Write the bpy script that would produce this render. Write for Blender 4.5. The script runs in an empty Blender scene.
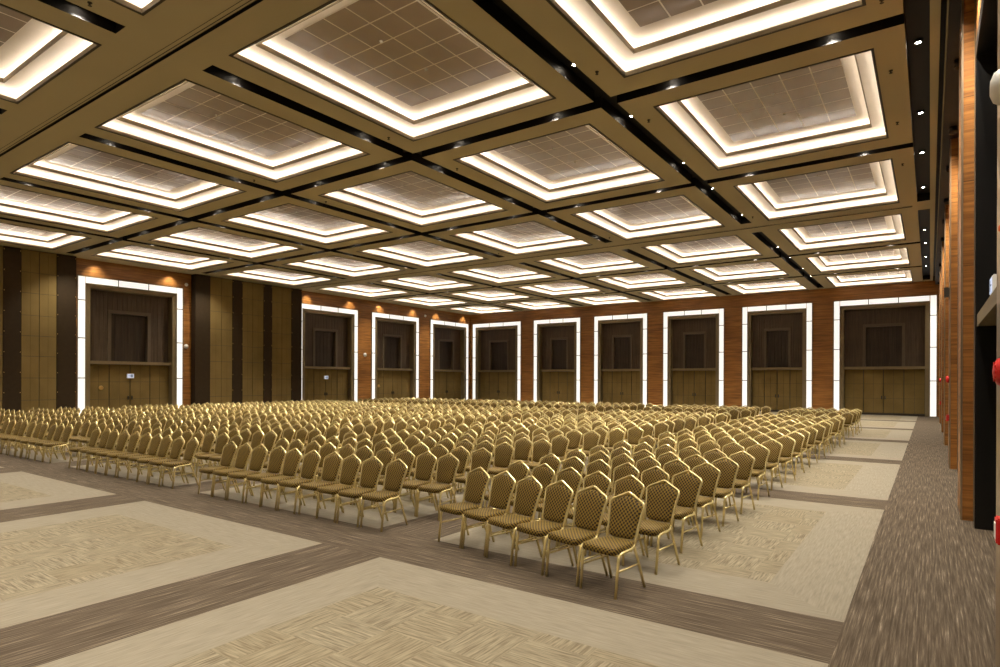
import bpy, bmesh, math, random
from mathutils import Vector, Matrix
random.seed(7)
SC = bpy.context.scene
COL = SC.collection
PI = math.pi
H = 7.84            # ceiling height
YB = 43.2           # wall at the far end
XL = -33.6          # left wall
XR = 0.52           # right wall (recess plane, piers come to 0.37)
YN = -7.6           # near wall, behind the camera

# ------------------------------------------------------------------ helpers
def link(name, mesh, parent=None):
    o = bpy.data.objects.new(name, mesh)
    COL.objects.link(o)
    if parent is not None:
        o.parent = parent
    return o

def obj(name, bm, mats, parent=None, smooth=False, loc=None):
    me = bpy.data.meshes.new(name)
    bm.normal_update()
    bm.to_mesh(me)
    bm.free()
    for m in (mats if isinstance(mats, (list, tuple)) else [mats]):
        me.materials.append(m)
    if smooth:
        for p in me.polygons:
            p.use_smooth = True
    o = link(name, me, parent)
    if loc is not None:
        o.location = loc
    return o

def tag(o, label=None, cat=None, group=None, kind=None):
    if label: o['label'] = label
    if cat: o['category'] = cat
    if group: o['group'] = group
    if kind: o['kind'] = kind
    return o

def empty(name, loc=(0, 0, 0), rz=0.0):
    o = bpy.data.objects.new(name, None)
    o.location = loc
    o.rotation_euler = (0, 0, rz)
    o.empty_display_size = 0.1
    COL.objects.link(o)
    return o

def copy_tree(o, parent=None):
    c = o.copy()
    COL.objects.link(c)
    if parent is not None:
        c.parent = parent
    for ch in list(o.children):
        copy_tree(ch, c)
    return c

def quad(bm, a, b, c, d, mi=0):
    f = bm.faces.new([bm.verts.new(p) for p in (a, b, c, d)])
    f.material_index = mi
    return f

def box(bm, x0, x1, y0, y1, z0, z1, mi=0, T=None):
    """box in (u, n, z); T maps it to the world"""
    P = [(x, y, z) for z in (z0, z1) for y in (y0, y1) for x in (x0, x1)]
    if T: P = [T(*p) for p in P]
    v = [bm.verts.new(p) for p in P]
    fs = []
    for q in ((0, 2, 3, 1), (4, 5, 7, 6), (0, 1, 5, 4), (2, 6, 7, 3), (0, 4, 6, 2), (1, 3, 7, 5)):
        f = bm.faces.new([v[i] for i in q])
        f.material_index = mi
        fs.append(f)
    if T:
        bmesh.ops.recalc_face_normals(bm, faces=fs)
    return fs

def bevelled(bm, w=0.004, seg=2):
    bmesh.ops.bevel(bm, geom=bm.edges[:], offset=w, segments=seg, affect='EDGES', clamp_overlap=True)

def tube(bm, pts, r, seg=8, mi=0, caps=True):
    pts = [Vector(p) for p in pts]
    n = len(pts)
    tang = []
    for i in range(n):
        a = pts[max(i - 1, 0)]; b = pts[min(i + 1, n - 1)]
        tang.append((b - a).normalized())
    up = Vector((1, 0, 0)) if abs(tang[0].x) < 0.8 else Vector((0, 0, 1))
    rings = []
    u = None
    for i in range(n):
        t = tang[i]
        if u is None:
            u = (up - t * up.dot(t)).normalized()
        else:
            u = (u - t * u.dot(t)).normalized()
        w = t.cross(u)
        rr = r[i] if isinstance(r, (list, tuple)) else r
        rings.append([bm.verts.new(pts[i] + (u * math.cos(2 * PI * k / seg) + w * math.sin(2 * PI * k / seg)) * rr) for k in range(seg)])
    for i in range(n - 1):
        for k in range(seg):
            f = bm.faces.new((rings[i][k], rings[i][(k + 1) % seg], rings[i + 1][(k + 1) % seg], rings[i + 1][k]))
            f.material_index = mi
    if caps:
        f = bm.faces.new(rings[0][::-1]); f.material_index = mi
        f = bm.faces.new(rings[-1]); f.material_index = mi

def rounded(pts, rad, n=4):
    """polyline with its inner corners rounded"""
    pts = [Vector(p) for p in pts]
    out = [pts[0]]
    for i in range(1, len(pts) - 1):
        p = pts[i]; a = pts[i - 1] - p; b = pts[i + 1] - p
        d = min(rad, a.length * .45, b.length * .45)
        p0 = p + a.normalized() * d; p1 = p + b.normalized() * d
        for k in range(n + 1):
            t = k / n
            out.append((1 - t) ** 2 * p0 + 2 * t * (1 - t) * p + t * t * p1)
    out.append(pts[-1])
    return out

def lathe(bm, prof, seg=24, mi=0, T=None):
    """profile of (r, h) around the local axis h; T maps (x, y, h) to the world"""
    rings = []
    for r, h in prof:
        ring = []
        for k in range(seg):
            p = (r * math.cos(2 * PI * k / seg), r * math.sin(2 * PI * k / seg), h)
            ring.append(bm.verts.new(T(*p) if T else p))
        rings.append(ring)
    fs = []
    for i in range(len(rings) - 1):
        for k in range(seg):
            f = bm.faces.new((rings[i][k], rings[i][(k + 1) % seg], rings[i + 1][(k + 1) % seg], rings[i + 1][k]))
            f.material_index = mi; fs.append(f)
    f = bm.faces.new(rings[0][::-1]); f.material_index = mi; fs.append(f)
    f = bm.faces.new(rings[-1]); f.material_index = mi; fs.append(f)
    bmesh.ops.recalc_face_normals(bm, faces=fs)
    return fs

# ------------------------------------------------------------------ materials
class NT:
    def __init__(s, name):
        s.m = bpy.data.materials.new(name)
        s.m.use_nodes = True
        s.t = s.m.node_tree
        s.b = s.t.nodes['Principled BSDF']
    def n(s, ty, **kw):
        nd = s.t.nodes.new(ty)
        for k, v in kw.items():
            if k.startswith('i_'):
                key = k[2:]
                nd.inputs[int(key) if key.isdigit() else key.replace('_', ' ')].default_value = v
            else:
                setattr(nd, k, v)
        return nd
    def l(s, a, b):
        s.t.links.new(a, b)
    def math(s, op, a, b=None, c=None):
        nd = s.n('ShaderNodeMath', operation=op)
        for i, x in enumerate((a, b, c)):
            if x is None: continue
            if isinstance(x, (int, float)): nd.inputs[i].default_value = x
            else: s.l(x, nd.inputs[i])
        return nd.outputs[0]
    def mix(s, f, a, b):
        nd = s.n('ShaderNodeMix', data_type='RGBA')
        for i, x in ((0, f), (6, a), (7, b)):
            if isinstance(x, (int, float)): nd.inputs[i].default_value = x
            elif isinstance(x, tuple): nd.inputs[i].default_value = (*x, 1) if len(x) == 3 else x
            else: s.l(x, nd.inputs[i])
        return nd.outputs[2]
    def coords(s, kind='Object'):
        return s.n('ShaderNodeTexCoord').outputs[kind]
    def noise(s, vec, scale, detail=4, rough=.55, sc=(1, 1, 1)):
        mp = s.n('ShaderNodeMapping')
        mp.inputs['Scale'].default_value = sc
        s.l(vec, mp.inputs['Vector'])
        nz = s.n('ShaderNodeTexNoise')
        nz.inputs['Scale'].default_value = scale
        nz.inputs['Detail'].default_value = detail
        nz.inputs['Roughness'].default_value = rough
        s.l(mp.outputs[0], nz.inputs['Vector'])
        return nz.outputs['Fac']
    def ramp(s, fac, stops):
        r = s.n('ShaderNodeValToRGB')
        el = r.color_ramp.elements
        while len(el) < len(stops): el.new(.5)
        for e, (p, c) in zip(el, stops):
            e.position = p; e.color = (*c, 1)
        s.l(fac, r.inputs[0])
        return r.outputs[0]
    def base(s, c, rough=.5, metal=0., spec=.5):
        if isinstance(c, tuple): s.b.inputs['Base Color'].default_value = (*c, 1)
        else: s.l(c, s.b.inputs['Base Color'])
        s.b.inputs['Roughness'].default_value = rough
        s.b.inputs['Metallic'].default_value = metal
        s.b.inputs['Specular IOR Level'].default_value = spec
        return s.m
    def bump(s, h, strength=.2, dist=.01):
        b = s.n('ShaderNodeBump')
        b.inputs['Strength'].default_value = strength
        b.inputs['Distance'].default_value = dist
        s.l(h, b.inputs['Height'])
        s.l(b.outputs[0], s.b.inputs['Normal'])

def plain(name, c, rough=.5, metal=0., spec=.5, var=.06, scale=6):
    t = NT(name)
    nz = t.noise(t.coords(), scale)
    lo = tuple(x * (1 - var) for x in c); hi = tuple(min(1, x * (1 + var)) for x in c)
    return t.base(t.ramp(nz, [(.3, lo), (.7, hi)]), rough, metal, spec)

def glow(name, c, strength):
    t = NT(name)
    t.base((.45, .45, .44), .5)
    t.b.inputs['Emission Color'].default_value = (*c, 1)
    t.b.inputs['Emission Strength'].default_value = strength
    return t.m

def wood(name, cols, axis='x', joints=None, rough=.38):
    """veneer, grain along axis in object space, optional sheet joints (spacing, spacing in z)"""
    t = NT(name)
    co = t.coords()
    sc = {'x': (.35, .35, 9), 'z': (9, 9, .3)}[axis]
    n1 = t.noise(co, 2.6, 6, .6, sc)
    n2 = t.noise(co, 1.1, 2, .5, (.5, .5, 1.2))
    f = t.math('ADD', t.math('MULTIPLY', n1, .75), t.math('MULTIPLY', n2, .25))
    c = t.ramp(f, [(.34, cols[0]), (.5, cols[1]), (.66, cols[2])])
    if joints:
        sp = t.n('ShaderNodeSeparateXYZ'); t.l(co, sp.inputs[0])
        m = t.math('LESS_THAN', t.math('MODULO', t.math('ADD', sp.outputs['Z'], 50), joints), .012)
        c = t.mix(t.math('MULTIPLY', m, .6), c, (.02, .01, .005))
    t.base(c, rough, 0, .4)
    t.bump(n1, .08, .003)
    return t.m

M = {}
M['ceiling'] = plain('ceiling_paint', (.475, .40, .235), .75, var=.03, scale=.6)
M['white'] = plain('tray_plaster', (.74, .66, .56), .85, var=.02)
M['lip'] = plain('tray_lip_paint', (.24, .19, .115), .6, var=.03)
M['dark'] = plain('slot_black', (.008, .006, .0045), .5, spec=.25)
M['reveal'] = plain('reveal_bronze', (.035, .024, .012), .5)
M['led'] = glow('warm_led', (1, .965, .915), 15)
M['lamp'] = glow('downlight_lens', (1, .86, .66), 60)
M['panel_glow'] = glow('opal_light_panel', (1, .965, .90), .66)
M['steel'] = plain('brushed_bronze_steel', (.42, .33, .22), .32, .8, var=.08, scale=3)
M['bronze'] = plain('bronze_frame', (.20, .150, .075), .45, .35)
M['bronze_dark'] = plain('dark_bronze', (.035, .026, .016), .5, .2)
M['black'] = plain('black_lacquer_and_bay_shade', (.006, .005, .004), .35)  # also colours the right-hand bays black in place of their shade
M['red'] = plain('red_plastic', (.55, .015, .012), .35)
M['orange'] = plain('orange_lens', (.75, .16, .04), .3)
M['niche'] = plain('niche_frame_brown', (.095, .068, .040), .5)
M['whiteplastic'] = plain('white_plastic', (.75, .73, .68), .4)
M['brass'] = plain('brass', (.65, .42, .14), .3, .9)
M['sign'] = glow('lit_sign', (.55, .68, 1.0), .55)
M['sign_mark'] = plain('sign_mark', (.05, .12, .2), .5)
M['wood'] = wood('orange_veneer', [(.14, .054, .011), (.27, .110, .024), (.42, .185, .044)], 'x', 1.22)
M['wood_v'] = wood('brown_slatted_veneer', [(.040, .024, .013), (.066, .042, .024), (.095, .063, .037)], 'z', None, .5)
M['wood_v_shade'] = wood('shaded_slatted_veneer', [(.020, .012, .007), (.032, .020, .011), (.050, .032, .018)], 'z', None, .5)  # the brown slat veneer darkened, niche shade put into the colour
M['brownpanel'] = plain('brown_panel', (.034, .021, .009), .7, spec=.15, var=.1)

def fabric_panel():
    t = NT('olive_wall_fabric')
    co = t.coords()
    n = t.noise(co, 60, 3, .6, (1, 1, 1))
    n2 = t.noise(co, .8, 2)
    c = t.ramp(t.math('ADD', t.math('MULTIPLY', n, .5), t.math('MULTIPLY', n2, .5)), [(.35, (.13, .088, .026)), (.65, (.20, .135, .045))])
    t.base(c, .9, 0, .2)
    t.bump(n, .15, .002)
    return t.m
M['fabric'] = fabric_panel()

def tile_mat():
    t = NT('bronze_ceiling_tile')
    co = t.coords()
    n = t.noise(co, 1.5, 3)
    c = t.ramp(n, [(.3, (.190, .124, .082)), (.7, (.265, .175, .118))])
    t.b.inputs['Coat Weight'].default_value = .8
    t.b.inputs['Coat Roughness'].default_value = .25
    t.b.inputs['Coat IOR'].default_value = 1.9
    t.base(c, .34, .1, 1.0)
    return t.m
M['tile'] = tile_mat()
M['grout'] = plain('tile_joint', (.80, .72, .60), .35)

def seat_fabric():
    t = NT('gold_dotted_upholstery')
    uv = t.coords('UV')
    sp = t.n('ShaderNodeSeparateXYZ'); t.l(uv, sp.inputs[0])
    k = 2 * PI / .042
    u = t.math('MULTIPLY', sp.outputs[0], k); v = t.math('MULTIPLY', sp.outputs[1], k)
    s = t.math('MULTIPLY', t.math('COSINE', u), t.math('COSINE', v))      # staggered dots
    f = t.math('GREATER_THAN', s, .04)
    nz = t.noise(uv, 220, 3, .6)
    g = t.ramp(nz, [(.3, (.140, .085, .009)), (.7, (.212, .134, .017))])
    d = t.ramp(nz, [(.3, (.013, .006, .0025)), (.7, (.026, .011, .0045))])
    t.base(t.mix(f, g, d), .72, 0, .25)
    t.b.inputs['Sheen Weight'].default_value = .08
    t.b.inputs['Sheen Roughness'].default_value = .4
    t.b.inputs['Sheen Tint'].default_value = (1, .8, .4, 1)
    t.bump(nz, .25, .002)
    return t.m
M['seat'] = seat_fabric()
M['gold'] = plain('gold_lacquered_tube', (.80, .645, .29), .26, .65, var=.04, scale=20)

# ------------------------------------------------------------------ floor: dark field with pale carpet panels
PX, PY = 5.505, 6.395            # pitch of the carpet panels
FX1, FW = -0.583, 4.502          # first panel: right edge, width
FY0, FL = 5.81, 5.477            # first panel beyond the walkway: near edge, length

def carpet():
    t = NT('hall_carpet')
    co = t.coords()
    sp = t.n('ShaderNodeSeparateXYZ'); t.l(co, sp.inputs[0])
    X, Y = sp.outputs[0], sp.outputs[1]
    lx = t.math('MODULO', t.math('ADD', t.math('SUBTRACT', X, FX1 - FW), PX * 20), PX)      # 0..FW inside a panel
    ly = t.math('MODULO', t.math('ADD', t.math('SUBTRACT', Y, FY0), PY * 20), PY)
    inx = t.math('LESS_THAN', lx, FW)
    iny = t.math('LESS_THAN', ly, FL)
    ins = t.math('MULTIPLY', t.math('MULTIPLY', inx, iny), t.math('LESS_THAN', X, FX1))
    # how far inside the panel
    ex = t.math('MINIMUM', lx, t.math('SUBTRACT', FW, lx))
    ey = t.math('MINIMUM', ly, t.math('SUBTRACT', FL, ly))
    core = t.math('GREATER_THAN', t.math('MINIMUM', ex, ey), .72)
    # tiles in the core: alternate direction, basket weave of 0.5 m tiles
    tx = t.math('FLOOR', t.math('DIVIDE', lx, .51)); ty = t.math('FLOOR', t.math('DIVIDE', ly, .51))
    chk = t.math('MODULO', t.math('ADD', tx, ty), 2)
    cv = t.n('ShaderNodeCombineXYZ'); t.l(t.math('ADD', tx, t.math('MULTIPLY', t.math('FLOOR', t.math('DIVIDE', X, PX)), 13)), cv.inputs[0]); t.l(t.math('ADD', ty, t.math('MULTIPLY', t.math('FLOOR', t.math('DIVIDE', Y, PY)), 17)), cv.inputs[1])
    wn = t.n('ShaderNodeTexWhiteNoise', noise_dimensions='2D'); t.l(cv.outputs[0], wn.inputs['Vector'])
    sx = t.noise(co, 1, 3, .6, (3.5, 56, 1))     # streaks along x
    sy = t.noise(co, 1, 3, .6, (56, 3.5, 1))     # streaks along y
    streak_core = t.math('ADD', t.math('MULTIPLY', sx, chk), t.math('MULTIPLY', sy, t.math('SUBTRACT', 1, chk)))
    core_c = t.ramp(streak_core, [(.36, (.118, .094, .059)), (.5, (.175, .145, .095)), (.66, (.250, .210, .140))])
    core_c = t.mix(t.math('MULTIPLY', wn.outputs['Value'], .22), core_c, (.150, .110, .056))
    # border of the panel: streaks follow the edge
    alongx = t.math('LESS_THAN', ey, ex)
    streak_b = t.math('ADD', t.math('MULTIPLY', sx, alongx), t.math('MULTIPLY', sy, t.math('SUBTRACT', 1, alongx)))
    bord_c = t.ramp(streak_b, [(.34, (.166, .140, .098)), (.5, (.192, .163, .117)), (.66, (.220, .189, .138))])
    pale = t.mix(core, bord_c, core_c)
    # dark field: streaks along the strip
    run_x = t.math('MULTIPLY', t.math('SUBTRACT', 1, iny), t.math('LESS_THAN', X, FX1))
    sdx = t.noise(co, 1, 4, .65, (1.6, 60, 1)); sdy = t.noise(co, 1, 4, .65, (60, 1.6, 1))
    sd = t.math('ADD', t.math('MULTIPLY', sdx, run_x), t.math('MULTIPLY', sdy, t.math('SUBTRACT', 1, run_x)))
    darkc = t.ramp(sd, [(.34, (.042, .030, .018)), (.5, (.074, .054, .035)), (.60, (.104, .079, .053)), (.70, (.22, .176, .124))])
    c = t.mix(ins, darkc, pale)
    t.base(c, .95, 0, .1)
    fine = t.noise(co, 180, 2, .6)
    t.bump(t.math('ADD', fine, t.math('MULTIPLY', sd, .6)), .25, .004)
    return t.m

bm = bmesh.new()
box(bm, XL - .8, XR + 1.2, YN - .3, YB + .8, -.12, 0)
tag(obj('floor', bm, carpet()), 'brown carpeted hall floor with pale rectangular carpet panels', kind='structure')

# ------------------------------------------------------------------ ceiling with openings
CW, CL = 3.92, 4.72                                   # opening of a coffer
CX = [-2.83 - 5.51 * i for i in range(6)]             # coffer centres in x (from the right wall)
CY = [-4.15, 2.33, 8.60, 14.92, 21.38, 27.79, 34.27, 40.70]
SLOT_X = [-5.585 - 5.51 * i for i in range(5)]        # slots running to the far wall
SLOT_Y = [-.92, 11.77, 18.16, 31.04, 37.48]           # slots running across
TRACK_Y = [5.57, 24.59]                               # partition tracks
SW = .36
holes = []                                            # x0, x1, y0, y1
for cx in CX:
    for cy in CY:
        holes.append((cx - CW / 2, cx + CW / 2, cy - CL / 2, cy + CL / 2))
YSEG = [(YN + .6, 4.72), (6.22, 23.76), (25.40, 42.6)]
slot_rects = []
for i, sx in enumerate(SLOT_X):
    w = SW if i else .38
    for (a, b) in YSEG:
        slot_rects.append((sx - w / 2, sx + w / 2, a, b))
yslots = []
for sy in SLOT_Y:
    xs = [XL + .9] + [s for s in reversed(SLOT_X)] + [-.36]
    for a, b in zip(xs[:-1], xs[1:]):
        a2 = a + (SW / 2 if a != XL + .9 else 0); b2 = b - (SW / 2 if b != -.36 else 0)
        if a2 < b2: yslots.append((a2, b2, sy - SW / 2 + .01, sy + SW / 2 - .01))
RS = (-.36, -.02)
rslots = [(RS[0], RS[1], YN + .6, 4.9), (RS[0], RS[1], 6.1, 24.0), (RS[0], RS[1], 25.2, 42.6)]
track_rects = [(XL, -.5, y - .035, y + .035) for y in TRACK_Y]
edge_rect = [(.12, .20, YN, YB)]
allh = holes + slot_rects + yslots + rslots + track_rects + edge_rect
xs = sorted({round(v, 4) for h in allh for v in h[:2]} | {XL, XR + .1})
ys = sorted({round(v, 4) for h in allh for v in h[2:]} | {YN, YB})
bm = bmesh.new()
vg = {}
def gv(x, y):
    if (x, y) not in vg: vg[(x, y)] = bm.verts.new((x, y, H))
    return vg[(x, y)]
for i in range(len(xs) - 1):
    mx = (xs[i] + xs[i + 1]) / 2
    hx = [h for h in allh if h[0] - 1e-4 < mx < h[1] + 1e-4]
    for j in range(len(ys) - 1):
        my = (ys[j] + ys[j + 1]) / 2
        if any(h[2] < my < h[3] for h in hx): continue
        bm.faces.new((gv(xs[i], ys[j]), gv(xs[i], ys[j + 1]), gv(xs[i + 1], ys[j + 1]), gv(xs[i + 1], ys[j])))
ceil = tag(obj('ceiling', bm, M['ceiling']), 'khaki painted ceiling around the light coffers', kind='structure')
# slab above everything
bm = bmesh.new(); box(bm, XL - .8, XR + 1.2, YN - .3, YB + .8, H + .6, H + .8)
sl = obj('slab', bm, M['dark'], ceil)

def slot_liner(rects, depth, names, label):
    for r in rects:
        bm = bmesh.new()
        x0, x1, y0, y1 = r
        z0, z1 = H, H + depth
        quad(bm, (x0, y0, z0), (x0, y1, z0), (x0, y1, z1), (x0, y0, z1))
        quad(bm, (x1, y1, z0), (x1, y0, z0), (x1, y0, z1), (x1, y1, z1))
        quad(bm, (x1, y0, z0), (x0, y0, z0), (x0, y0, z1), (x1, y0, z1))
        quad(bm, (x0, y1, z0), (x1, y1, z0), (x1, y1, z1), (x0, y1, z1))
        quad(bm, (x0, y0, z1), (x0, y1, z1), (x1, y1, z1), (x1, y0, z1))
        names[0] += 1
        tag(obj('trim_%d' % names[0], bm, M['dark']), label, kind='structure')
NAMES = [0]
# the slots that cross stay open to each other: the crossing pieces are left without end walls
def open_slots():
    for r in slot_rects:
        bm = bmesh.new()
        x0, x1, y0, y1 = r; z0, z1 = H, H + .25
        cuts = sorted(s for s in SLOT_Y if y0 < s < y1)
        segs = []; a = y0
        for c in cuts:
            segs.append((a, c - SW / 2 + .01)); a = c + SW / 2 - .01
        segs.append((a, y1))
        for a, b in segs:
            quad(bm, (x0, a, z0), (x0, b, z0), (x0, b, z1), (x0, a, z1))
            quad(bm, (x1, b, z0), (x1, a, z0), (x1, a, z1), (x1, b, z1))
        quad(bm, (x1, y0, z0), (x0, y0, z0), (x0, y0, z1), (x1, y0, z1))
        quad(bm, (x0, y1, z0), (x1, y1, z0), (x1, y1, z1), (x0, y1, z1))
        quad(bm, (x0, y0, z1), (x0, y1, z1), (x1, y1, z1), (x1, y0, z1))
        NAMES[0] += 1
        tag(obj('trim_%d' % NAMES[0], bm, M['dark']), 'black recessed ceiling slot running to the far wall', kind='structure')
    for r in yslots:
        bm = bmesh.new()
        x0, x1, y0, y1 = r; z0, z1 = H, H + .25
        quad(bm, (x1, y0, z0), (x0, y0, z0), (x0, y0, z1), (x1, y0, z1))
        quad(bm, (x0, y1, z0), (x1, y1, z0), (x1, y1, z1), (x0, y1, z1))
        quad(bm, (x0, y0, z1), (x0, y1, z1), (x1, y1, z1), (x1, y0, z1))
        if x0 < XL + 1: quad(bm, (x0, y0, z0), (x0, y1, z0), (x0, y1, z1), (x0, y0, z1))
        NAMES[0] += 1
        tag(obj('trim_%d' % NAMES[0], bm, M['dark']), 'black recessed ceiling slot running across the hall', kind='structure')
open_slots()
slot_liner(rslots, .25, NAMES, 'black recessed ceiling slot along the wood piers')
slot_liner(track_rects, .05, NAMES, 'partition track line across the ceiling')
slot_liner(edge_rect, .25, NAMES, 'black shadow gap at the ceiling edge')
# narrow tracks beside the partition line
for y in TRACK_Y:
    NAMES[0] += 1
    bm = bmesh.new(); box(bm, XL, -.5, y - .085, y - .07, H - .004, H + .01); box(bm, XL, -.5, y - .16, y - .15, H - .003, H + .01)
    tag(obj('trim_%d' % NAMES[0], bm, M['reveal']), 'thin rail beside the ceiling partition track', kind='structure')

# ------------------------------------------------------------------ one light coffer (origin at the opening's centre, z = H)
ORD = ['zeroth', 'first', 'second', 'third', 'fourth', 'fifth', 'sixth', 'seventh', 'eighth', 'ninth', 'tenth', 'eleventh', 'twelfth', 'thirteenth', 'fourteenth',
       'fifteenth', 'sixteenth', 'seventeenth', 'eighteenth', 'nineteenth', 'twentieth', 'twenty-first', 'twenty-second', 'twenty-third', 'twenty-fourth', 'twenty-fifth', 'twenty-sixth', 'twenty-seventh', 'twenty-eighth']

def ring_loft(bm, prof, mis=None):
    """profile of (inset, z) swept round the rectangle of the opening"""
    hw, hl = CW / 2, CL / 2
    rings = []
    for d, z in prof:
        rings.append([bm.verts.new(p) for p in ((-hw + d, -hl + d, z), (hw - d, -hl + d, z), (hw - d, hl - d, z), (-hw + d, hl - d, z))])
    for i in range(len(rings) - 1):
        for k in range(4):
            f = bm.faces.new((rings[i][k], rings[i + 1][k], rings[i + 1][(k + 1) % 4], rings[i][(k + 1) % 4]))
            f.material_index = mis[i] if mis else 0

def make_coffer():
    root = empty('ceiling_coffer')
    bm = bmesh.new()                                  # dark reveal round the opening
    ring_loft(bm, [(-.045, 0), (-.045, -.012), (-.0, -.012), (.0, .0)])
    obj('reveal_trim', bm, M['reveal'], root)
    bm = bmesh.new()
    ring_loft(bm, [(0, -.012), (0, .075), (-.03, .075), (-.03, .03)])
    obj('outer_lip', bm, M['lip'], root)
    bm = bmesh.new()
    ring_loft(bm, [(-.03, .03), (-.20, .03), (-.20, .21), (-.17, .24), (.30, .24)])
    obj('outer_tray', bm, M['white'], root)
    bm = bmesh.new()
    ring_loft(bm, [(.28, .24), (.28, .215), (.30, .215), (.30, .305), (.27, .305), (.27, .265)])
    obj('inner_lip', bm, M['lip'], root)
    bm = bmesh.new()
    ring_loft(bm, [(.27, .265), (.10, .265), (.10, .40), (.13, .43), (.72, .43)])
    obj('inner_tray', bm, M['white'], root)
    # tiled panel
    bm = bmesh.new()
    x0, x1, y0, y1 = -CW / 2 + .56, CW / 2 - .56, -CL / 2 + .66, CL / 2 - .66
    nx, ny = 5, 6
    g = .014
    quad(bm, (x0 - .0, y0, .428), (x0, y1, .428), (x1, y1, .428), (x1, y0, .428), 1)
    for i in range(nx):
        for j in range(ny):
            a0 = x0 + (x1 - x0) * i / nx + g; a1 = x0 + (x1 - x0) * (i + 1) / nx - g
            b0 = y0 + (y1 - y0) * j / ny + g; b1 = y0 + (y1 - y0) * (j + 1) / ny - g
            quad(bm, (a0, b0, .424), (a0, b1, .424), (a1, b1, .424), (a1, b0, .424), 0)
    tp = obj('tile_panel', bm, [M['tile'], M['grout']], root)
    for d, z, nm in ((-.125, .045, 'outer_light_strip'), (.175, .28, 'inner_light_strip')):
        bm = bmesh.new()
        ring_loft(bm, [(d, z), (d - .035, z)])
        obj(nm, bm, M['led'], root)
    for sy in (-.62, .62):
        bm = bmesh.new()
        lathe(bm, [(.032, 0), (.032, -.010), (.02, -.02), (.012, -.03)], 14)
        o = obj('sensor', bm, M['whiteplastic'], tp)
        o.location = (0.02, sy, .424)
    return root
proto = make_coffer()
first = True
for ci, cx in enumerate(CX):
    for ri, cy in enumerate(CY):
        if ri == 0 and ci > 2: pass
        o = proto if first else copy_tree(proto)
        first = False
        o.location = (cx, cy, H)
        tag(o, 'lit tiled ceiling coffer, %s row from the far wall, %s column from the wood piers' % (ORD[len(CY) - ri], ORD[ci + 1]), 'ceiling light', 'lit ceiling coffers')

# ------------------------------------------------------------------ downlights
def make_downlight():
    root = empty('downlight')
    bm = bmesh.new()
    lathe(bm, [(.075, .03), (.075, -.012), (.066, -.016), (.058, -.010), (.052, .02)], 16)
    hs = obj('housing', bm, M['dark'], root, True)
    bm = bmesh.new()
    lathe(bm, [(.024, .012), (.040, -.002), (.040, -.004), (.020, -.009)], 16)
    obj('lens', bm, M['lamp'], hs, True)
    L = bpy.data.lights.new('downlight_beam', 'SPOT')
    L.energy = SPOT_W; L.spot_size = math.radians(104); L.spot_blend = .85; L.shadow_soft_size = .04
    L.color = (1, .945, .84)
    lo = bpy.data.objects.new('beam', L); COL.objects.link(lo); lo.parent = root
    lo.location = (0, 0, -.035)
    return root
SPOT_W = 580
dl_spots = []
yc = SLOT_Y + [TRACK_Y[0], TRACK_Y[1]]
for i, sx in enumerate(SLOT_X):
    for y in sorted(yc):
        for s in (-1, 1):
            dl_spots.append((sx, y + s * 1.38, 'slot', ORD[i + 1]))
for j, sy in enumerate(SLOT_Y):
    for i, cx in enumerate(CX):
        for s in (-1, 1):
            dl_spots.append((cx + s * 1.42, sy, 'cross', ORD[len(SLOT_Y) - j]))
for y in sorted(yc):
    for s in (-1, 1):
        dl_spots.append(((RS[0] + RS[1]) / 2, y + s * 1.45, 'edge', ''))
for y0 in (14.94, 27.45, 33.9, 40.3):
    for s in (-1, 1):
        dl_spots.append((XL + .28, y0 + s * 1.8, 'wash', ''))
for (a_, b_) in ((5.37, 11.12), (12.4, 17.5), (18.8, 23.95), (25.2, 30.05), (31.4, 36.4), (37.8, 42.85)):  # added lamps without a visible fitting, to brighten the pier sides
    for y in (a_ + .9, b_ - .75):
        dl_spots.append((.40, y, 'pier', ''))
dl = make_downlight()
fresh = True
WASH = [None]
cnt = {}
for (x, y, kind, o_) in dl_spots:
    if y < YN + .8 or y > 42.4: continue
    d = dl if fresh else copy_tree(dl)
    fresh = False
    d.location = (x, y, H + {'wash': .02, 'cross': .21, 'slot': .21, 'edge': .22, 'pier': -.24}[kind])
    k = (kind, o_)
    cnt[k] = cnt.get(k, 0) + 1
    nn = ORD[cnt[k]]
    lab = {'slot': 'recessed downlight in the %s black slot running to the far wall, %s along it' % (o_, nn),
           'cross': 'recessed downlight in the %s crosswise black slot from the far wall, %s in it' % (o_, nn),
           'edge': 'recessed downlight in the black slot beside the wood piers, %s along it' % nn,
           'pier': 'added small downlight under the dark bulkhead between the wood piers, %s of its line' % nn,
           'wash': 'small downlight above the wooden door headers, %s of its line' % nn}[kind]
    if kind in ('wash', 'pier'):
        for ch in d.children:
            if ch.type == 'LIGHT':
                if WASH[0] is None:
                    WASH[0] = ch.data.copy(); WASH[0].energy = SPOT_W * .20; WASH.append(WASH[0].copy()); WASH[1].energy = SPOT_W * .5
                ch.data = WASH[0] if kind == 'wash' else WASH[1]
        if kind == 'pier':
            sb = bmesh.new(); lathe(sb, [(.078, .0), (.078, -.13), (.070, -.13), (.066, .0)], 14)  # added ring that keeps the lens of the added pier lamp out of sight
            obj('added_snoot', sb, M['dark'], d, True)
    tag(d, lab, 'downlight', 'recessed ceiling downlights')

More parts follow.
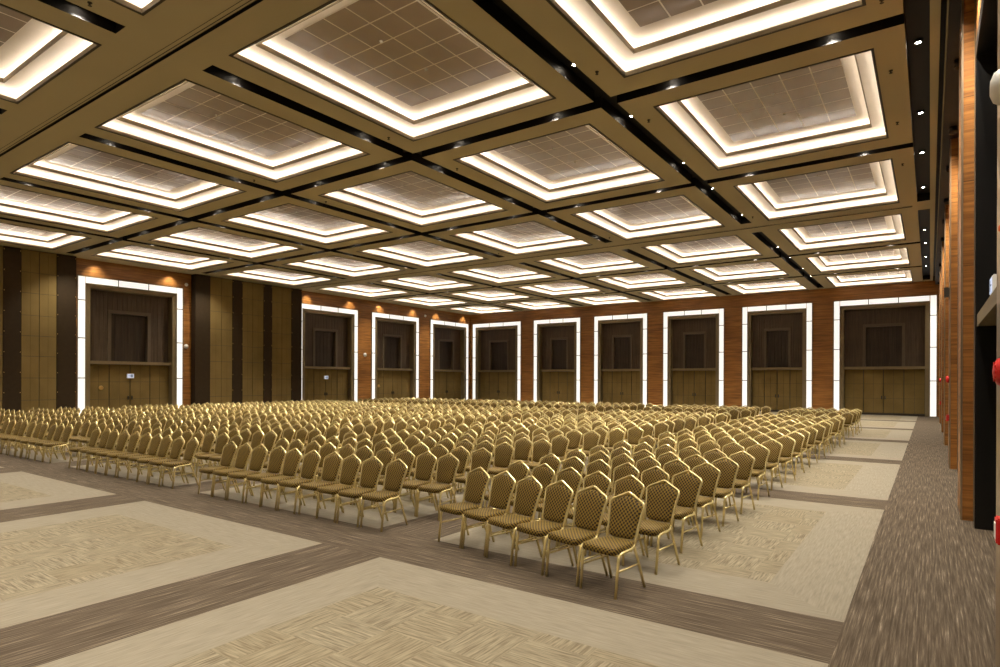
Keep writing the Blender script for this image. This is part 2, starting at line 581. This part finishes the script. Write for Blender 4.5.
# sprinkler heads beside the slots
bm = bmesh.new(); lathe(bm, [(.035, 0), (.035, -.01), (.015, -.014), (.012, -.045), (.03, -.048), (.03, -.053)], 10)
sp0 = obj('ceiling_sprinkler', bm, M['reveal'])
spots = [(-5.585 - 5.51 * i + .42, y) for i in range(3) for y in (4.1, 10.5, 13.1, 22.9)] + [(-.62, y) for y in (7.4, 11.0, 13.6, 16.4, 19.6)]
for k, (x, y) in enumerate(spots):
    o = sp0 if k == 0 else sp0.copy()
    if k: COL.objects.link(o)
    o.location = (x, y, H)
    tag(o, 'small dark sprinkler head under the khaki ceiling, %s of those beside the black slots' % ORD[k + 1], 'sprinkler', 'ceiling sprinkler heads')

# ------------------------------------------------------------------ portals (tall door bays with lit surrounds)
def T_far(u, n, z): return (u, YB - n, z)
def T_left(u, n, z): return (XL + n, u, z)
def T_right(u, n, z): return (XR - n, u, z)

PORT = []
NDOOR = [0]
def portal(T, u0, u1, where, lit=True, dark=False, sign=False, plaque=False):
    NDOOR[0] += 1
    root = empty('door_%d' % NDOOR[0])
    tag(root, 'tall bronze framed door bay %s' % where, kind='structure')
    lw = .335
    a, b = u0 + lw, u1 - lw
    top = 7.0 - lw
    fr = M['bronze'] if not dark else M['black']  # dark bays: black colour stands in for the unlit recess
    bm = bmesh.new()                                   # bronze jambs and head, lining the recess
    box(bm, a, a + .22, -.62, .02, 0, top, T=T); box(bm, b - .22, b, -.62, .02, 0, top, T=T)
    box(bm, a + .22, b - .22, -.62, .02, top - .22, top, T=T)
    obj('frame', bm, fr, root)
    i0, i1 = a + .22, b - .22
    w = i1 - i0
    c = (i0 + i1) / 2
    hz = top - .22
    # upper panel of vertical slats with a framed niche
    n0, n1 = c - .263 * w, c + .263 * w
    nt = 5.52
    bm = bmesh.new()
    def slats(bm, x0, x1, z0, z1, n, cnt):
        st = (x1 - x0) / cnt
        for k in range(cnt):
            box(bm, x0 + st * k + .006, x0 + st * (k + 1) - .006, n - .03, n, z0, z1, T=T)
        box(bm, x0, x1, n - .06, n - .031, z0, z1, T=T)
    slats(bm, i0, n0, 2.9, hz, -.42, 5)
    slats(bm, n1, i1, 2.9, hz, -.42, 5)
    slats(bm, n0, n1, nt, hz, -.42, 9)
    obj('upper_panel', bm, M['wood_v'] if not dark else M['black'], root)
    bm = bmesh.new()
    box(bm, n0, n0 + .16, -.60, -.36, 2.9, nt, T=T); box(bm, n1 - .16, n1, -.60, -.36, 2.9, nt, T=T)
    box(bm, n0 + .16, n1 - .16, -.60, -.36, nt - .17, nt, T=T)
    obj('niche_frame', bm, M['niche'] if not dark else M['black'], root)
    bm = bmesh.new(); slats(bm, n0 + .16, n1 - .16, 2.9, nt - .17, -.58, 6)
    obj('niche_panel', bm, M['wood_v_shade'] if not dark else M['black'], root)
    bm = bmesh.new()
    box(bm, i0, i1, -.45, .0 if dark else -.10, 2.76, 2.92, T=T)
    obj('transom', bm, M['bronze'], root)
    # four door leaves, each of fabric-covered squares
    st = w / 4
    for k in range(4):
        lf = bmesh.new()
        x0, x1 = i0 + st * k + .012, i0 + st * (k + 1) - .012
        box(lf, x0, x1, -.40, -.345, .12, 2.75, T=T, mi=1)
        for p in range(2):
            for q in range(3):
                h0 = .12 + (2.63) * q / 3; h1 = .12 + 2.63 * (q + 1) / 3
                box(lf, x0 + (x1 - x0) * p / 2 + .006, x0 + (x1 - x0) * (p + 1) / 2 - .006, -.36, -.33, h0 + .006, h1 - .006, T=T)
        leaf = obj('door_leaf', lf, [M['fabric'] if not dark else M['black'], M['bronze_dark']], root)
        if k in (1, 2):
            s_ = -.09 if k == 1 else .09
            bm = bmesh.new()
            box(bm, c + s_ - .02, c + s_ + .02, -.329, -.27, .98, 1.12, T=T)
            box(bm, c + s_ - .03, c + s_ + .03, -.329, -.31, .95, 1.15, T=T)
            obj('door_handle', bm, M['black'], leaf)
    bm = bmesh.new()
    box(bm, i0, i1, -.42, -.30, 0, .11, T=T)
    obj('kick_plate', bm, M['bronze_dark'], root)
    bm = bmesh.new()
    box(bm, a, b, -.72, -.66, 0, top, T=T)
    obj('backing', bm, M['black'], root)
    if lit:
        lf = empty('light_surround')
        tag(lf, 'white glowing surround of the door bay %s' % where, 'wall light', 'lit door surrounds')
        d = .05
        segs = [(0, 2.06), (2.06, 4.0), (4.0, 5.84), (5.84, 7.0)]
        for (x0, x1) in ((u0, a), (b, u1)):
            for z0, z1 in segs:
                bm = bmesh.new(); box(bm, x0 + .02, x1 - .02, .004, d, z0 + .015, z1 - .015, T=T)
                obj('light_panel', bm, M['panel_glow'], lf)
        for k in range(3):
            x0 = a + (b - a) * k / 3; x1 = a + (b - a) * (k + 1) / 3
            bm = bmesh.new(); box(bm, x0 + .012, x1 - .012, .004, d, 7.0 - lw + .02, 6.985, T=T)
            obj('light_panel', bm, M['panel_glow'], lf)
        bm = bmesh.new()
        for (x0, x1) in ((u0 - .025, u0 + .012), (a - .012, a + .012), (b - .012, b + .012), (u1 - .012, u1 + .025)):
            box(bm, x0, x1, .002, d + .015, 0, 7.0 if x0 < u0 or x1 > u1 else 6.68, T=T)
        box(bm, u0 - .025, u1 + .025, .002, d + .015, 6.988, 7.02, T=T)
        box(bm, a, b, .002, d + .012, 6.655, 6.682, T=T)
        obj('edge_trim', bm, M['bronze'], lf)
        bm = bmesh.new()
        for (x0, x1) in ((u0, a), (b, u1)):
            for z in (2.06, 4.0, 5.84):
                box(bm, x0, x1, .002, d + .006, z - .02, z + .02, T=T)
        for k in (1, 2):
            x = a + (b - a) * k / 3
            box(bm, x - .02, x + .02, .002, d + .006, 6.68, 6.985, T=T)
        obj('joint_strip', bm, M['reveal'], lf)
    if sign:
        s = empty('exit_sign')
        tag(s, 'small bluish lit exit sign on the door bay %s' % where, 'sign')
        bm = bmesh.new(); box(bm, c - .17, c + .17, -.33, -.26, 2.06, 2.30, T=T); bevelled(bm, .012)
        obj('housing', bm, M['whiteplastic'], s)
        bm = bmesh.new(); box(bm, c - .15, c + .15, -.261, -.255, 2.09, 2.27, T=T)
        obj('lit_face', bm, M['sign'], s)
        bm = bmesh.new()                               # running man, door and arrow
        box(bm, c + .02, c + .09, -.256, -.252, 2.11, 2.25, T=T)
        box(bm, c - .11, c - .03, -.256, -.252, 2.17, 2.19, T=T)
        box(bm, c - .03, c - .01, -.256, -.252, 2.13, 2.23, T=T)
        obj('pictogram', bm, M['sign_mark'], s)
    if plaque:
        bm = bmesh.new()
        pu = i0 + st * plaque
        lathe(bm, [(.11, 0), (.11, .02), (.095, .03), (.08, .02)], 20, T=lambda x, y, h: T(pu + x, -.33 + h, 1.57 + y))
        tag(obj('door_emblem', bm, M['brass'], None, True), 'round brass emblem on the door bay %s' % where, 'emblem')
    PORT.append((T, u0, u1))

left_p = [(12.41, 17.47), (24.97, 30.02), (31.37, 36.42), (37.8, 42.85)]
portal(T_left, *left_p[0], 'between the two brown-striped fabric walls', sign=True, plaque=.62)
portal(T_left, *left_p[1], 'just beyond the longer fabric wall', sign=True)
portal(T_left, *left_p[2], 'second before the hall corner on the fabric-panelled side', plaque=.5)
portal(T_left, *left_p[3], 'last before the hall corner on the fabric-panelled side')
far_p = [(-33.30, -28.2), (-26.92, -22.6), (-21.39, -17.08), (-15.86, -11.58), (-10.38, -6.14), (-4.93, .31)]
fn = ['at the corner end of the far wall', 'second from the corner on the far wall', 'third from the corner on the far wall', 'fourth from the corner on the far wall', 'fifth from the corner on the far wall', 'nearest the wood piers on the far wall']
for (a, b), w in zip(far_p, fn): portal(T_far, a, b, w)
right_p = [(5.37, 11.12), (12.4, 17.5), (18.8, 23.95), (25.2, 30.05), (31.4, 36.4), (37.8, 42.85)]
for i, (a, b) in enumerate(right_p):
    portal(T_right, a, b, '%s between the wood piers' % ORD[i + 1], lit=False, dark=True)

# ------------------------------------------------------------------ walls round the portals
def wall(name, T, spans, u_lo, u_hi, label, mats, depth=.9, n_face=0.0, wrap=True):
    bm = bmesh.new()
    cur = u_lo
    for a, b in spans:
        a2, b2 = a + .335, b - .335
        box(bm, cur, a2, -depth, n_face, 0, H, T=T)
        box(bm, a2, b2, -depth, n_face, 7.0 - .335, H, T=T)
        cur = b2
    box(bm, cur, u_hi, -depth, n_face, 0, H, T=T)
    o = obj(name, bm, mats)
    return tag(o, label, kind='structure')
wall('wall_back', T_far, far_p, XL - .9, XR + .3, 'orange wood veneer wall at the far end of the hall', M['wood'])
wall('wall_left', T_left, left_p, YN - .3, YB, 'orange wood veneer wall behind the fabric panels', M['wood'])
bm = bmesh.new()
cur = YN - .3
for a, b in right_p:
    box(bm, a + .335, b - .335, -.9, 0, 7.0 - .335, H, T=T_right)
    box(bm, cur, a + .335, -.9, 0, 0, H, T=T_right)
    cur = b - .335
box(bm, cur, YB, -.9, 0, 0, H, T=T_right)
tag(obj('wall_right', bm, M['wood']), 'wood veneer wall behind the piers', kind='structure')
bm = bmesh.new(); box(bm, XL - .9, XR + .9, YN - .3, YN, 0, H)
tag(obj('wall_front', bm, M['brownpanel']), 'brown wall behind the camera', kind='structure')
# piers on the right
pier_spans = [(-1.2, 5.37), (11.12, 12.4), (17.5, 18.8), (23.95, 25.2), (30.05, 31.4), (36.4, 37.8)]
for i, (a, b) in enumerate(pier_spans):
    NAMES[0] += 1
    bm = bmesh.new(); box(bm, a, b, 0, .15, 0, 7.6, T=T_right)
    root = tag(obj('trim_%d' % NAMES[0], bm, M['wood'] if i else M['steel']), 'projecting %s pier, %s along the hall' % ('wood' if i else 'bronze-clad', ORD[i + 1]), kind='structure')
    if i:
        bm = bmesh.new()
        box(bm, a - .006, a + .03, .135, .160, 0, 7.6, T=T_right)
        obj('corner_strip', bm, M['steel'], root)
        bm = bmesh.new()
        box(bm, a - .006, a + .02, 0, .012, 0, 7.6, T=T_right)
        obj('edge_strip', bm, M['bronze'], root)
NAMES[0] += 1
bm = bmesh.new(); box(bm, .22, XR + .1, YN, YB, 7.6, 7.835)
tag(obj('trim_%d' % NAMES[0], bm, M['dark']), 'dark bronze bulkhead above the wood piers', kind='structure')
# baseboards
bm = bmesh.new()
cur = XL
for a, b in far_p:
    if a - .03 > cur: box(bm, cur, a - .03, .001, .02, 0, .12, T=T_far)
    cur = b + .03
tag(obj('baseboard_back', bm, M['bronze_dark']), 'dark skirting along the far wall', kind='structure')

# ------------------------------------------------------------------ fabric and brown panels on the left wall
PN = .45
def fab_panel(y0, y1, label, rows=8):
    root = empty('fabric_panel')
    tag(root, label, 'wall panel', 'olive fabric wall panels')
    bm = bmesh.new(); box(bm, y0 + .008, y1 - .008, .002, PN - .03, .02, 7.82, T=T_left)
    obj('backing', bm, M['bronze_dark'], root)
    bm = bmesh.new()
    zs = [.08, 1.05, 2.05, 3.03, 3.95, 4.87, 5.87, 6.80, 7.80]
    mid = (y0 + y1) / 2
    for z0, z1 in zip(zs[:-1], zs[1:]):
        for a, b in ((y0 + .012, mid - .003), (mid + .003, y1 - .012)):
            box(bm, a, b, PN - .04, PN, z0 + .008, z1 - .008, T=T_left)
    obj('fabric_face', bm, M['fabric'], root)
def brown_panel(y0, y1, label, studs=True):
    root = empty('brown_panel')
    tag(root, label, 'wall panel', 'dark brown wall panels')
    bm = bmesh.new(); box(bm, y0 + .004, y1 - .004, .002, PN + .012, .02, 7.82, T=T_left)
    obj('face', bm, M['brownpanel'], root)
    if studs:
        bm = bmesh.new()
        for k in range(9):
            z = .5 + k * .9
            for y in (y0 + .03, y1 - .03):
                box(bm, y - .010, y + .010, PN + .012, PN + .022, z - .02, z + .02, T=T_left)
        obj('stud', bm, M['brass'], root)
S1 = [6.8, 7.45, 8.1, 8.76, 9.45, 10.09, 10.78, 11.46, 12.30]
kinds1 = ['F', 'F', 'B', 'F', 'B', 'F', 'F', 'B']
S1 = [6.80, 7.45, 8.10, 8.75, 9.40, 10.05, 10.73, 11.41, 12.2]
kinds1 = ['F', 'B', 'F', 'F', 'B', 'F', 'F', 'B']
nf = nb = 0
for k, (a, b) in zip(kinds1, zip(S1[:-1], S1[1:])):
    if k == 'F':
        nf += 1; fab_panel(a, b, 'olive fabric wall panel, %s of the shorter striped wall' % ORD[nf])
    else:
        nb += 1; brown_panel(a, b, 'dark brown panel strip, %s of the shorter striped wall' % ORD[nb])
S2 = [17.95, 18.80, 19.47, 20.14, 20.78, 21.44, 22.17, 22.76, 23.46, 24.15, 24.93]
kinds2 = ['B', 'F', 'F', 'B', 'F', 'F', 'B', 'F', 'F', 'B']
nf = nb = 0
for k, (a, b) in zip(kinds2, zip(S2[:-1], S2[1:])):
    if k == 'F':
        nf += 1; fab_panel(a, b, 'olive fabric wall panel, %s of the longer striped wall' % ORD[nf])
    else:
        nb += 1; brown_panel(a, b, 'dark brown panel strip, %s of the longer striped wall' % ORD[nb], studs=a > 18)

# ------------------------------------------------------------------ small fittings on the walls
def disc(name, T, u, z, r, mat, label, cat, group, n0=0.0, depth=.06):
    root = empty(name)
    tag(root, label, cat, group)
    bm = bmesh.new()
    lathe(bm, [(r, 0), (r, depth * .5), (r * .85, depth * .8), (r * .45, depth)], 20, T=lambda x, y, h: T(u + x, n0 + h, z + y))
    obj('cover', bm, mat, root, True)
    bm = bmesh.new()
    lathe(bm, [(r * 1.12, 0), (r * 1.12, depth * .2), (r * 1.0, depth * .3)], 20, T=lambda x, y, h: T(u + x, n0 + h, z + y))
    obj('rim', bm, mat, root)
    return root
disc('wall_speaker', T_left, 17.68, 3.83, .11, M['whiteplastic'], 'round white wall speaker beside the lit bay between the striped walls', 'speaker', None, .002, .08)
disc('wall_speaker', T_left, 17.68, 7.24, .085, M['whiteplastic'], 'small round white speaker high on the wood beside the striped wall', 'speaker', None, .002, .08)
disc('wall_speaker', T_left, 30.75, 3.83, .13, M['whiteplastic'], 'round white wall speaker on the wood pier beyond the longer striped wall', 'speaker', None, .002, .1)
disc('wall_speaker', T_left, 37.2, 7.24, .09, M['whiteplastic'], 'small round white speaker high near the hall corner', 'speaker', None, .002, .1)
disc('wall_speaker', T_right, 4.7, 3.76, .10, M['whiteplastic'], 'large round white wall speaker high on the bronze-clad pier', 'speaker', None, .15, .08)

def red_fittings(u, which, n0=.15):
    root = empty('alarm_bell'); tag(root, 'red round alarm bell on the %s' % which, 'alarm bell', 'red alarm bells')
    bm = bmesh.new(); lathe(bm, [(.075, 0), (.085, .03), (.075, .055), (.04, .07), (.012, .075)], 20, T=lambda x, y, h: T_right(u + x, n0 + h, 2.06 + y))
    obj('gong', bm, M['red'], root, True)
    bm = bmesh.new()
    for k in range(10):
        an = k * PI / 5
        box(bm, u + .05 * math.cos(an) - .008, u + .05 * math.cos(an) + .008, n0 + .05, n0 + .07, 2.06 + .05 * math.sin(an) - .008, 2.06 + .05 * math.sin(an) + .008, T=T_right)
    obj('stud_ring', bm, M['red'], root)
    root = empty('call_point'); tag(root, 'red fire call point box on the %s' % which, 'call point', 'red fire call points')
    bm = bmesh.new(); box(bm, u - .06, u + .06, n0 + .001, n0 + .06, 1.07, 1.22, T=T_right); bevelled(bm, .008)
    obj('housing', bm, M['red'], root)
    bm = bmesh.new(); box(bm, u - .035, u + .035, n0 + .06, n0 + .064, 1.10, 1.19, T=T_right)
    obj('break_glass', bm, M['whiteplastic'], root)
red_fittings(4.55, 'bronze-clad pier')
red_fittings(18.1, 'third pier')
red_fittings(30.7, 'fifth pier')
def strobe(u, z, which, n0):
    root = empty('alarm_strobe'); tag(root, 'small orange red alarm strobe on the %s' % which, 'alarm light')
    bm = bmesh.new(); box(bm, u - .04, u + .04, n0 + .001, n0 + .025, z - .04, z + .015, T=T_right); bevelled(bm, .006)
    obj('base', bm, M['red'], root)
    bm = bmesh.new(); lathe(bm, [(.024, 0), (.024, .015), (.014, .026)], 14, T=lambda x, y, h: T_right(u + x, n0 + .025 + h, z - .012 + y))
    obj('beacon', bm, M['orange'], root, True)
strobe(4.55, 2.90, 'bronze-clad pier', .15)
# sign on the transom of the first right bay
s = empty('exit_sign'); tag(s, 'bluish lit exit sign on the transom of the first pier bay', 'sign')
bm = bmesh.new(); box(bm, 8.2, 8.52, -.10, -.01, 2.925, 3.13, T=T_right); bevelled(bm, .01)
obj('housing', bm, M['whiteplastic'], s)
bm = bmesh.new(); box(bm, 8.22, 8.50, -.012, -.004, 2.95, 3.105, T=T_right)
obj('lit_face', bm, M['sign'], s)
bm = bmesh.new(); box(bm, 8.38, 8.43, -.005, -.001, 2.97, 3.09, T=T_right); box(bm, 8.26, 8.34, -.005, -.001, 3.02, 3.035, T=T_right)
obj('pictogram', bm, M['sign_mark'], s)
# bracket lamp on the third pier
r = empty('wall_lamp'); tag(r, 'small dark bracket lamp on the third pier', 'wall lamp')
bm = bmesh.new(); box(bm, 17.75, 17.95, .15, .17, 3.95, 4.2, T=T_right)
obj('back_plate', bm, M['bronze_dark'], r)
bm = bmesh.new(); box(bm, 17.78, 17.92, .17, .26, 4.0, 4.22, T=T_right)
obj('shade', bm, M['bronze_dark'], r)

# ------------------------------------------------------------------ banquet chairs
def lean(z): return .130 + (z - .45) * .30 + (max(0, z - .6) ** 2) * .15
HOOP = [(.165, .410), (.170, .54), (.184, .68), (.199, .758), (.198, .785), (.180, .808), (.085, .853), (.02, .884), (0, .889)]
def hoop_pts(n_round=3):
    right = [(x, lean(z), z) for x, z in HOOP]
    left = [(-x, y, z) for x, y, z in reversed(right[:-1])]
    return right + left
def side_pts(s):
    return rounded([(s * .165, lean(.43), .43), (s * .192, .060, .407), (s * .207, -.190, .398), (s * .204, -.236, 0)], .065, 4)
def rear_pts(s):
    return [(s * .176, .100, .408), (s * .182, .145, .30), (s * .190, .190, .16), (s * .196, .245, 0)]

def add_uv(bm, fn):
    uv = bm.loops.layers.uv.verify()
    for f in bm.faces:
        for lp in f.loops:
            lp[uv].uv = fn(lp.vert.co)

def pad_outline(n=28):
    """half outline of the back pad in (x, z), just inside the hoop"""
    half = [(0, .462), (.10, .464), (.138, .476), (.151, .505), (.158, .56), (.171, .68), (.184, .755), (.181, .778), (.166, .796), (.078, .838), (.03, .853), (0, .847)]
    return half + [(-x, z) for x, z in reversed(half[1:-1])]

def make_pad(rings=((1.0, 0.0), (.985, .012), (.93, .020), (.75, .026), (.40, .029)), back=True):
    bm = bmesh.new()
    out = pad_outline()
    cz = .65
    def ring(s, t):
        return [bm.verts.new((x * s, lean(cz + (z - cz) * s) - t, cz + (z - cz) * s)) for x, z in out]
    R = [ring(s, t) for s, t in rings]
    n = len(out)
    for a, b in zip(R[:-1], R[1:]):
        for k in range(n):
            bm.faces.new((a[k], a[(k + 1) % n], b[(k + 1) % n], b[k]))
    bm.faces.new(R[-1])
    if back:
        B = [R[0]] + [ring(s, -t * .6) for s, t in rings[1:]]
        for a, b in zip(B[:-1], B[1:]):
            for k in range(n):
                bm.faces.new((a[(k + 1) % n], a[k], b[k], b[(k + 1) % n]))
        bm.faces.new(B[-1][::-1])
    bmesh.ops.recalc_face_normals(bm, faces=bm.faces[:])
    add_uv(bm, lambda c: (c.x, c.z))
    return bm

def make_seat(levels=((.93, .386), (1.0, .398), (1.0, .430), (.975, .448), (.90, .457), (.6, .464))):
    bm = bmesh.new()
    pts = [(-.165, .125), (-.192, -.19), (-.188, -.232), (-.155, -.255), (0, -.262), (.155, -.255), (.188, -.232), (.192, -.19), (.165, .125), (.145, .150), (-.145, .150)]
    cy = -.06
    R = [[bm.verts.new((x * s, cy + (y - cy) * s, z)) for x, y in pts] for s, z in levels]
    n = len(pts)
    for a, b in zip(R[:-1], R[1:]):
        for k in range(n):
            bm.faces.new((a[k], a[(k + 1) % n], b[(k + 1) % n], b[k]))
    bm.faces.new(R[0][::-1]); bm.faces.new(R[-1])
    bmesh.ops.recalc_face_normals(bm, faces=bm.faces[:])
    add_uv(bm, lambda c: (c.x, c.y + c.z))
    return bm

def frame_bm(seg, part):
    bm = bmesh.new()
    r = .0142
    if part in ('hoop', 'all'):
        tube(bm, rounded(hoop_pts(), .03, 2) if seg > 4 else hoop_pts(), r, seg)
    for s in (-1, 1):
        if part in ('leg', 'all') and part == 'all':
            tube(bm, side_pts(s), r, seg)
            tube(bm, rear_pts(s), r * .95, seg)
            tube(bm, [(s * .203, -.214, .235), (s * .186, .160, .245)], r * .72, seg)
    if part in ('rail', 'all'):
        tube(bm, [(-.200, -.188, .384), (.200, -.188, .384)], r * .8, seg)
        if part == 'rail' or seg > 4:
            tube(bm, [(-.18, .05, .384), (.18, .05, .384)], r * .8, seg)
    return bm

def single(path, r, seg=8):
    bm = bmesh.new(); tube(bm, path, r, seg); return bm

def make_chair():
    root = empty('banquet_chair')
    obj('seat', make_seat(), M['seat'], root, True)
    obj('backrest', make_pad(), M['seat'], root, True)
    obj('back_frame', frame_bm(8, 'hoop'), M['gold'], root, True)
    for s in (-1, 1):
        obj('leg', single(side_pts(s), .0142), M['gold'], root, True)
        obj('leg', single(rear_pts(s), .0135), M['gold'], root, True)
        obj('stretcher', single([(s * .203, -.214, .235), (s * .186, .160, .245)], .009, 6), M['gold'], root, True)
    obj('seat_rail', frame_bm(6, 'rail'), M['gold'], root, True)
    return root
def make_chair_mid():
    root = empty('banquet_chair')
    obj('seat', make_seat(), M['seat'], root, True)
    obj('backrest', make_pad(), M['seat'], root, True)
    obj('frame', frame_bm(6, 'all'), M['gold'], root, True)
    return root

# rows: y of the top of the back, x of the seat nearest the wood piers
ROWS_Y = [6.15, 7.08, 7.98, 8.98, 9.95, 10.90, 12.28, 13.24, 14.12, 15.32, 16.08, 17.10, 18.05, 18.78, 19.88, 20.80, 21.60, 22.50, 25.70, 26.70, 27.90, 29.40]
R_Y = [5.70, 6.60, 7.52, 8.38, 9.14, 10.10, 11.42, 12.55, 13.60, 14.80, 15.85, 16.75, 18.0, 19.25, 20.05, 21.30, 22.25, 22.95, 25.55, 26.55, 27.60, 28.95]
C_X = [-6.12, -5.95, -6.0, -6.22, -6.02, -6.2, -6.16, -6.0, -5.9, -6.1, -6.0, -6.15, -6.18, -6.08, -5.95, -6.1, -5.9, -6.0, -6.05, -6.1, -6.3, -6.05]
BLOCK = ['block nearest the wood piers', 'second block from the wood piers', 'third block from the wood piers', 'fourth block from the wood piers']
chairs = []     # x, y, rz, row, seat, block
rot = -12.2 * PI / 180
for r, y in enumerate(R_Y):
    for k in range(6):
        jx, jy, ja = random.uniform(-.006, .006), random.uniform(-.02, .02), random.uniform(-.03, .03)
        x0 = -2.455 + .03 * math.sin(r * 1.7)
        yt = y + .01
        X = x0 - k * .456 * math.cos(rot); Y = yt - k * .456 * math.sin(rot)
        # origin lies between the feet, in front of the top of the back
        X += -.23 * -math.sin(rot) * -1 * -1 if False else -.23 * .21; Y -= .23 * .977
        chairs.append((X + jx, Y + jy, rot + ja, r, k, 0))
for r, y in enumerate(ROWS_Y):
    for b, (x0, n0) in enumerate(((None, 10), (-11.62, 10), (-16.72, 10 if r == 0 else 27))):
        base = C_X[r] + .01 if b == 0 else (-17.28 if (b == 2 and r == 0) else x0 + .12 * math.sin(r * 2.1 + b))
        for k in range(n0):
            jx, jy, ja = random.uniform(-.006, .006), random.uniform(-.03, .03), random.uniform(-.035, .035)
            X = base - k * .459
            chairs.append((X + jx, y - .19 + jy - .0, ja, r, k, b + 1))
CAMYAW = math.radians(35.094)
def view(c):
    x, y = c[0], c[1]
    d = -math.sin(CAMYAW) * x + math.cos(CAMYAW) * y
    u = 500 + 612.24 * (math.cos(CAMYAW) * x + math.sin(CAMYAW) * y) / d
    return d, u
inview = [c for c in chairs if view(c)[1] > -25]
inview.sort(key=lambda c: view(c)[0])
near = inview[:300]
far = inview[300:]
pa = make_chair(); pb = make_chair_mid()
ua = ub = False
for i, c in enumerate(near):
    if i < 150:
        o = pa if not ua else copy_tree(pa); ua = True
    else:
        o = pb if not ub else copy_tree(pb); ub = True
    o.location = (c[0], c[1], 0); o.rotation_euler = (0, 0, c[2])
    tag(o, 'gold banquet chair, %s row, %s seat from the piers, %s' % (ORD[c[3] + 1], ORD[c[4] + 1], BLOCK[c[5]]), 'chair', 'gold banquet chairs in rows')

# the remaining chairs as one object
def lod_chair():
    parts = []
    b = make_seat(((1.0, .39), (1.0, .43), (.9, .455))); parts.append((b, 0))
    b = make_pad(((1.0, 0.0), (.95, .018), (.6, .026))); parts.append((b, 0))
    b = frame_bm(5, 'all'); b.loops.layers.uv.verify(); parts.append((b, 1))
    V, F, UV, MI = [], [], [], []
    for b, mi in parts:
        off = len(V)
        b.verts.index_update()
        uv = b.loops.layers.uv.verify()
        V += [v.co.copy() for v in b.verts]
        for f in b.faces:
            F.append([off + v.index for v in f.verts]); MI.append(mi)
            UV += [tuple(l[uv].uv) for l in f.loops]
        b.free()
    return V, F, UV, MI
V, F, UV, MI = lod_chair()
AV, AF, AU, AM = [], [], [], []
for c in far:
    off = len(AV)
    cs, sn = math.cos(c[2]), math.sin(c[2])
    AV += [(c[0] + v.x * cs - v.y * sn, c[1] + v.x * sn + v.y * cs, v.z) for v in V]
    AF += [[off + i for i in f] for f in F]
    AU += UV; AM += MI
me = bpy.data.meshes.new('chair_rows')
me.from_pydata(AV, [], AF)
me.materials.append(M['seat']); me.materials.append(M['gold'])
me.polygons.foreach_set('material_index', AM)
me.polygons.foreach_set('use_smooth', [True] * len(AF))
uvl = me.uv_layers.new(name='UVMap')
uvl.data.foreach_set('uv', [x for p in AU for x in p])
me.update()
tag(link('banquet_chair_rows', me), 'distant rows of gold banquet chairs filling the back of the hall', 'chairs', 'gold banquet chairs in rows', 'stuff')

# ------------------------------------------------------------------ world, camera, view
w = bpy.data.worlds.new('World'); SC.world = w
w.use_nodes = True
w.node_tree.nodes['Background'].inputs[0].default_value = (1, .85, .65, 1)
w.node_tree.nodes['Background'].inputs[1].default_value = 0.0

cam = bpy.data.cameras.new('camera')
co = bpy.data.objects.new('camera', cam); COL.objects.link(co)
cam.sensor_width = 36; cam.sensor_fit = 'HORIZONTAL'
cam.lens = 612.24 / 1000 * 36
cam.shift_y = (380.58 - 333.5) / 1000
cam.clip_start = .05; cam.clip_end = 200
yaw, roll = CAMYAW, math.radians(.185)
rv = Vector((math.cos(yaw), math.sin(yaw), 0)); uv_ = Vector((0, 0, 1)); fv = Vector((-math.sin(yaw), math.cos(yaw), 0))
R2 = rv * math.cos(roll) + uv_ * math.sin(roll); U2 = -rv * math.sin(roll) + uv_ * math.cos(roll)
m = Matrix.Identity(4)
for i in range(3):
    m[i][0] = R2[i]; m[i][1] = U2[i]; m[i][2] = -fv[i]
m[0][3], m[1][3], m[2][3] = 0, 0, 2.0
co.matrix_world = m
SC.camera = co
SC.view_settings.view_transform = 'Standard'
SC.view_settings.look = 'None'
SC.view_settings.gamma = 1
SC.view_settings.use_curve_mapping = False
SC.view_settings.exposure = 0.47
SC.cycles.use_denoising = True
SC.cycles.use_light_tree = True
SC.cycles.max_bounces = 7
SC.cycles.diffuse_bounces = 5
SC.cycles.sample_clamp_indirect = 6
